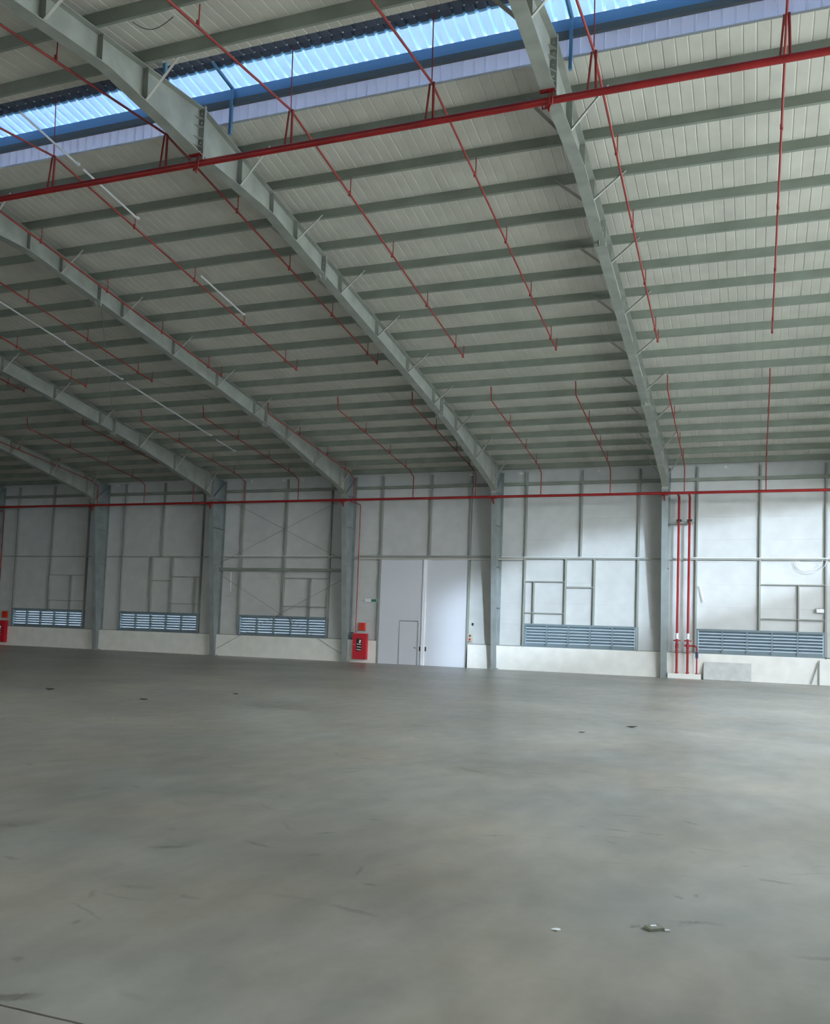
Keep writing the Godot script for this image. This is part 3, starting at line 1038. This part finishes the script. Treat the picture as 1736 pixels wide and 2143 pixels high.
func wall_fittings() -> void:
	hose_cabinet(-15.12, "red fire hose cabinet with dark window, left of the sliding door")
	hose_cabinet(-39.18, "red fire hose cabinet at the far left picture edge")
	for a in [[-15.12, "small orange-red alarm box above the hose cabinet by the sliding door"], [-39.18, "small orange-red alarm box above the far left hose cabinet"]]:
		var al := thing("alarm_box", a[1], "alarm", Vector3(a[0], 1.66, -0.15))
		var s := sb()
		cbox(s, -0.17, 0.17, 0, 0.40, 0, 0.14, 0.015)
		part("housing", s, M.red_lamp, al)
		s = sb()
		flange(s, Vector3(0.05, 0.26, 0.15), Vector3(0, 0, 1), 0.05, 0.03, 12)
		part("button", s, M.red_box, al)
	# pipes down to the cabinets
	for a in [[-15.43, "thin red drop pipe feeding the hose cabinet left of the sliding door"], [-39.62, "thin red drop pipe beside the far left hose cabinet"]]:
		var s := sb()
		tube(s, [Vector3(-0.06, 8.24, 1.20), Vector3(-0.05, 8.24, 0.6), Vector3(-0.02, 8.24, 0.10), Vector3(0, 8.14, 0.06), Vector3(0, 1.505, 0.06)], 0.028, 8)
		var o := part("drop_pipe", s, M.red_pipe, self)
		o.position.x = a[0]
		tag(o, a[1], "pipe")
	# small junction bracket beside the cabinet
	var jb := thing("junction_box", "small grey box with dark clips between column and hose cabinet", "box", Vector3(-15.63, 1.18, 0.0))
	var s0 := sb()
	bb(s0, -0.06, 0.06, 0.05, 0.32, 0, 0.08)
	part("housing", s0, M.louvre, jb)
	s0 = sb()
	bb(s0, -0.07, 0.09, 0.33, 0.37, 0, 0.1)
	bb(s0, -0.07, 0.06, 0.0, 0.045, 0, 0.1)
	part("clip", s0, M.dark, jb)
	# exit sign
	var ex := thing("exit_sign", "small white and green emergency light box beside the sliding door", "sign", Vector3(-14.66, 3.14, -0.06))
	s0 = sb()
	bb(s0, -0.33, 0.36, 0, 0.17, 0, 0.06)
	part("housing", s0, M.white, ex)
	s0 = sb()
	bb(s0, 0.02, 0.31, 0.015, 0.155, 0.06, 0.066)
	part("green_face", s0, M.green, ex)
	var ex2 := thing("exit_sign", "small white emergency light box at the far right above the louvre", "sign", Vector3(6.60, 3.13, -0.06))
	s0 = sb()
	bb(s0, -0.14, 0.16, 0, 0.16, 0, 0.06)
	part("housing", s0, M.white, ex2)
	s0 = sb()
	tube(s0, [Vector3(-0.18, 0.0, 0.02), Vector3(-0.2, 0.18, 0.02), Vector3(0.05, 0.2, 0.02)], 0.012, 6)
	part("cable", s0, M.rail, ex2)
	# door control
	var ctl := thing("control_box", "small beige door control box with a dark and a red button", "switch", Vector3(-9.25, 1.29, -0.03))
	s0 = sb()
	cbox(s0, -0.11, 0.11, 0, 0.40, -0.12, 0.06, 0.01)
	part("housing", s0, M.beige, ctl)
	s0 = sb()
	flange(s0, Vector3(0.02, 0.29, 0.07), Vector3(0, 0, 1), 0.045, 0.03)
	part("dark_button", s0, M.dark, ctl)
	s0 = sb()
	flange(s0, Vector3(0.02, 0.11, 0.07), Vector3(0, 0, 1), 0.055, 0.03)
	part("red_button", s0, M.red_box, ctl)
	s0 = sb()
	flange(s0, Vector3(0, 0, 0.03), Vector3(0, 0, 1), 0.045, 0.06)
	bb(s0, -0.03, 0.03, -0.09, -0.04, 0, 0.03)
	var kn := part("wall_hook", s0, M.dark, self)
	kn.position = Vector3(-9.15, 2.18, -0.15)
	tag(kn, "tiny dark knob on the wall above the beige control box", "hook")

	# twin risers
	var lab := ["left red riser pipe of the pair beside the right-hand column", "right red riser pipe of the pair, with a side branch low down"]
	for k in 2:
		var x := 0.66 if k == 0 else 1.13
		var t := thing("riser_pipe", lab[k], "pipe", Vector3(x, 0.22, 0.28), "twin red risers")
		var s := sb()
		tube(s, [Vector3(0, 0, 0), Vector3(0, 8.0, 0), Vector3(0, 8.08, 0.12), Vector3(0, 8.09, 0.92)], 0.055, 12)
		part("pipe", s, M.red_pipe, t)
		s = sb()
		for y in [0.05, 0.93, 1.03]:
			flange(s, Vector3(0, y, 0), Vector3.UP, 0.095, 0.035)
		part("flange", s, M.red_pipe, t)
		s = sb()
		flange(s, Vector3(0, 1.24, 0), Vector3.UP, 0.075, 0.22)
		part("valve_body", s, M.red_pipe, t)
		s = sb()
		flange(s, Vector3(0, 1.49, 0.0), Vector3.UP, 0.17, 0.05)
		tube(s, [Vector3(0, 1.49, 0), Vector3(0, 1.49, 0.14)], 0.03, 8)
		part("hand_wheel", s, M.red_pipe, t)
		s = sb()
		flange(s, Vector3(0, 1.69, 0), Vector3.UP, 0.062, 0.26)
		part("white_sleeve", s, M.white, t)
		s = sb()
		bb(s, -0.10, 0.10, 6.94, 7.0, -0.43, 0.07)
		tube(s, [Vector3(-0.11, 7.0, 0.04), Vector3(0.13, 7.0, 0.04)], 0.022, 8)
		part("pipe_clamp", s, M.dark, t)
		if k == 1:
			s = sb()
			tube(s, [Vector3(-0.16, 1.27, 0), Vector3(0.30, 1.27, 0), Vector3(0.38, 1.22, 0), Vector3(0.40, 1.1, 0), Vector3(0.40, 0.02, 0)], 0.035, 10)
			part("side_pipe", s, M.red_pipe, t)
			s = sb()
			flange(s, Vector3(0.40, 0.86, 0), Vector3.UP, 0.065, 0.28)
			part("side_valve", s, M.handle_blue, t)
			s = sb()
			flange(s, Vector3(0.40, 0.03, 0), Vector3.UP, 0.07, 0.04)
			part("side_flange", s, M.red_pipe, t)
	s0 = sb()
	bb(s0, 0.24, 1.30, 7.07, 7.155, -0.02, 0.15)
	var chn := part("support_channel", s0, M.rail, self)
	tag(chn, "short grey bracket channel behind the upper part of the twin risers", "bracket")
	s0 = sb()
	cbox(s0, 0.28, 1.72, 0.0, 0.22, 0.0, 0.45, 0.01)
	tag(part("pipe_plinth", s0, M.dado, self), "low cream concrete plinth under the twin red risers", "plinth")
	# leaning board
	s0 = sb()
	var bs := Basis(Vector3.RIGHT, -0.42)
	box(s0, Vector3.ZERO, Vector3(2.0, 0.86, 0.03), bs)
	var bd := part("leaning_board", s0, M.board, self)
	bd.position = Vector3(2.83, 0.40, 0.22)
	tag(bd, "pale grey board leaning against the dado right of the riser pipes", "board")
	# prop at the right edge
	var pr := thing("timber_prop", "thin upright timber with a slanting leg against the dado at the right edge", "prop", Vector3(6.57, 0, 0.05))
	s0 = sb()
	box(s0, Vector3(0, 0.53, 0), Vector3(0.05, 1.06, 0.04))
	part("upright", s0, M.rail, pr)
	s0 = sb()
	tube(s0, [Vector3(-0.02, 1.0, 0.03), Vector3(-0.32, 0.02, 0.10)], 0.022, 6)
	part("slanting_leg", s0, M.rail, pr)
	# loose white lamp tube on the wall, and a dangling one left of the braced bay
	rod("lamp_tube", Vector3(1.60, 4.24, -0.02), Vector3(1.78, 3.50, -0.02), 0.025, M.white, "short white tube hanging askew on the wall right of the riser pipes", "tube")
	rod("lamp_tube", Vector3(-23.15, 4.62, -0.02), Vector3(-23.13, 3.55, -0.02), 0.02, M.white, "short white tube hanging upright on the wall in the cross-braced bay", "tube")
	# cable coil
	s0 = sb()
	var pts := []
	for k in 17:
		var a := PI * k / 16.0
		pts.append(Vector3(-cos(a) * 0.62, -sin(a) * 0.6 + 0.12 * k / 16.0, 0.01 * sin(a)))
	tube(s0, pts, 0.012, 6)
	var pt2 := []
	for k in 13:
		var a := PI * k / 12.0
		pt2.append(Vector3(-cos(a) * 0.48 - 0.05, -sin(a) * 0.42, 0.03))
	tube(s0, pt2, 0.012, 6)
	var cb := part("cable_loop", s0, M.white, self)
	cb.position = Vector3(6.25, 5.40, 0.085)
	tag(cb, "loops of white cable hanging from the rail at the right edge", "cable")
	# conduit along the rail
	rod("conduit", Vector3(1.30, 5.50, 0.04), Vector3(8.0, 5.50, 0.04), 0.025, M.white, "white conduit on the long rail right of the riser pipes", "conduit", "")
	rod("conduit", Vector3(-7.75, 5.51, 0.05), Vector3(-1.0, 5.50, 0.05), 0.02, M.white, "white conduit on the long rail between sliding door and right-hand column", "conduit", "")
	rod("conduit", Vector3(-23.65, 5.52, 0.02), Vector3(-17.0, 5.52, 0.02), 0.02, M.white, "pale conduit on the long rail above the thick strut", "conduit", "")

	# white battens under the roof
	var tubes := [[-12.0, 27.4, 25.55, "short white batten right under the ridge vent over the sliding door bay"], [-12.0, 25.3, 23.2, "white batten with a round end, just below the ridge over the sliding door bay"], [-12.0, 20.1, 17.65, "single white batten half way down the roof over the sliding door bay"],
		[-20.0, 20.1, 17.05, "highest white batten of the long row over the cross-braced bay"], [-20.05, 16.95, 13.7, "second white batten down the long row over the cross-braced bay"], [-20.1, 13.3, 7.2, "longest white batten in the long row over the cross-braced bay"], [-20.15, 6.6, 5.0, "lowest short white batten of the long row over the cross-braced bay"]]
	for a in tubes:
		var y0 := top_y(a[1]) - 0.14
		var y1 := top_y(a[2]) - 0.14
		if a[1] > ZR:
			y0 = y1 + SLOPE * (a[1] - a[2])
		var t := thing("roof_batten", a[3], "light batten", Vector3(a[0], 0, 0), "white battens under the roof")
		var s := sb()
		tube(s, [Vector3(0, y0, a[1]), Vector3(0, y1, a[2])], 0.026, 8)
		part("tube", s, M.white, t)
		s = sb()
		tube(s, [Vector3(0, y1, a[2]), Vector3(0, y1 + 0.01, a[2] - 0.1)], 0.045, 8)
		part("end_cap", s, M.white, t)
	# white discs standing in for light leaking in under the eave purlin
	for a in [[-9.15, "pale light-leak disc over the right jamb of the sliding door, under the eave"], [-10.85, "pale light-leak disc over the right leaf of the sliding door, under the eave"], [-6.65, "pale light-leak disc under the eave above the left end of the nearest blue louvre"], [-2.9, "pale light-leak disc under the eave above the right end of the blue louvre"], [2.65, "pale light-leak disc under the eave at the right, past the riser pipes"], [-18.5, "pale light-leak disc under the eave, rightmost in the cross-braced bay"], [-21.6, "pale light-leak disc under the eave, leftmost in the cross-braced bay"], [-19.6, "pale light-leak disc under the eave, middle one in the cross-braced bay"], [-30.4, "pale light-leak disc under the eave at the left of the second bay"], [-26.1, "pale light-leak disc under the eave at the right of the second bay"]]:
		var s := sb()
		tube(s, [Vector3(0, 0, 0), Vector3(0, 0.03, 0)], 0.10, 12)
		tube(s, [Vector3(0, 0.03, 0), Vector3(0, 0.12, 0)], 0.015, 6)
		var o := part("eave_light_spot", s, M.white, self)
		o.position = Vector3(a[0], 9.46, 0.9)
		tag(o, a[1], "fitting", "light leak discs under the eave")
	# loose cable below the near purlins at the top
	s0 = sb()
	var lp := []
	for k in 13:
		var a := k / 12.0
		lp.append(Vector3(0.85 * a, -0.20 * sin(PI * a), -0.12 * a))
	tube(s0, lp, 0.007, 6)
	var lc := part("cable_loop", s0, M.dark, self)
	lc.position = Vector3(-7.27, 13.02, 29.42)
	tag(lc, "thin loose cable sagging under the near roof panels right of the left rafter", "cable")

func litter(at: Vector3, kind: String, label: String, seed_: int, size: float) -> void:
	var rng := RandomNumberGenerator.new()
	rng.seed = seed_
	var s := sb()
	var n := 9
	var ring := []
	for k in n:
		var a := TAU * k / n
		var r := size * rng.randf_range(0.6, 1.1)
		ring.append(Vector3(cos(a) * r * 1.5, rng.randf_range(0.002, size * 0.35), sin(a) * r))
	var c := Vector3(0, size * 0.3, 0)
	var c2 := Vector3(0, 0.001, 0)
	for k in n:
		var m := (k + 1) % n
		tri(s, c, ring[m], ring[k])
		tri(s, c2, ring[k], ring[m])
	var o := part("litter_" + kind, s, M[kind], self)
	o.position = at
	o.rotation.y = rng.randf() * 1.0 - 0.5
	tag(o, label, "litter")

func floor_things() -> void:
	litter(Vector3(-11.33, 0, 26.04), "leaf", "dark scrap on the floor at the far left, leftmost of the scattered scraps", 1, 0.09)
	litter(Vector3(-9.18, 0, 27.36), "paper", "tiny pale scrap on the floor at left, between two dark scraps", 2, 0.05)
	litter(Vector3(-8.13, 0, 26.77), "leaf", "dark scrap on the floor at left, right of the pale scrap", 3, 0.07)
	litter(Vector3(-7.62, 0, 24.0), "leaf", "dark scrap on the floor below the cross-braced bay", 4, 0.06)
	litter(Vector3(1.81, 0, 25.39), "leaf", "larger dark scrap on the floor before the right-hand column", 5, 0.08)
	litter(Vector3(1.15, 0, 27.0), "leaf", "small dark scrap left of the larger scrap at right", 6, 0.045)
	litter(Vector3(2.90, 0, 37.61), "paper", "crumpled white paper scrap on the near floor", 7, 0.022)
	# flattened carton
	var t := thing("flat_carton", "small flattened grey-green carton on the near floor right of the paper scrap", "litter", Vector3(3.40, 0.0, 37.34))
	var s := sb()
	box(s, Vector3(0, 0.008, 0), Vector3(0.085, 0.014, 0.07), Basis(Vector3.UP, 0.7))
	part("tray", s, M.carton, t)
	s = sb()
	box(s, Vector3(-0.005, 0.017, -0.005), Vector3(0.035, 0.005, 0.018), Basis(Vector3.UP, 0.7))
	part("insert", s, M.paper, t)
	s = sb()
	box(s, Vector3(0.07, 0.005, 0.005), Vector3(0.025, 0.007, 0.018), Basis(Vector3.UP, 0.4))
	part("torn_flap", s, M.paper, t)
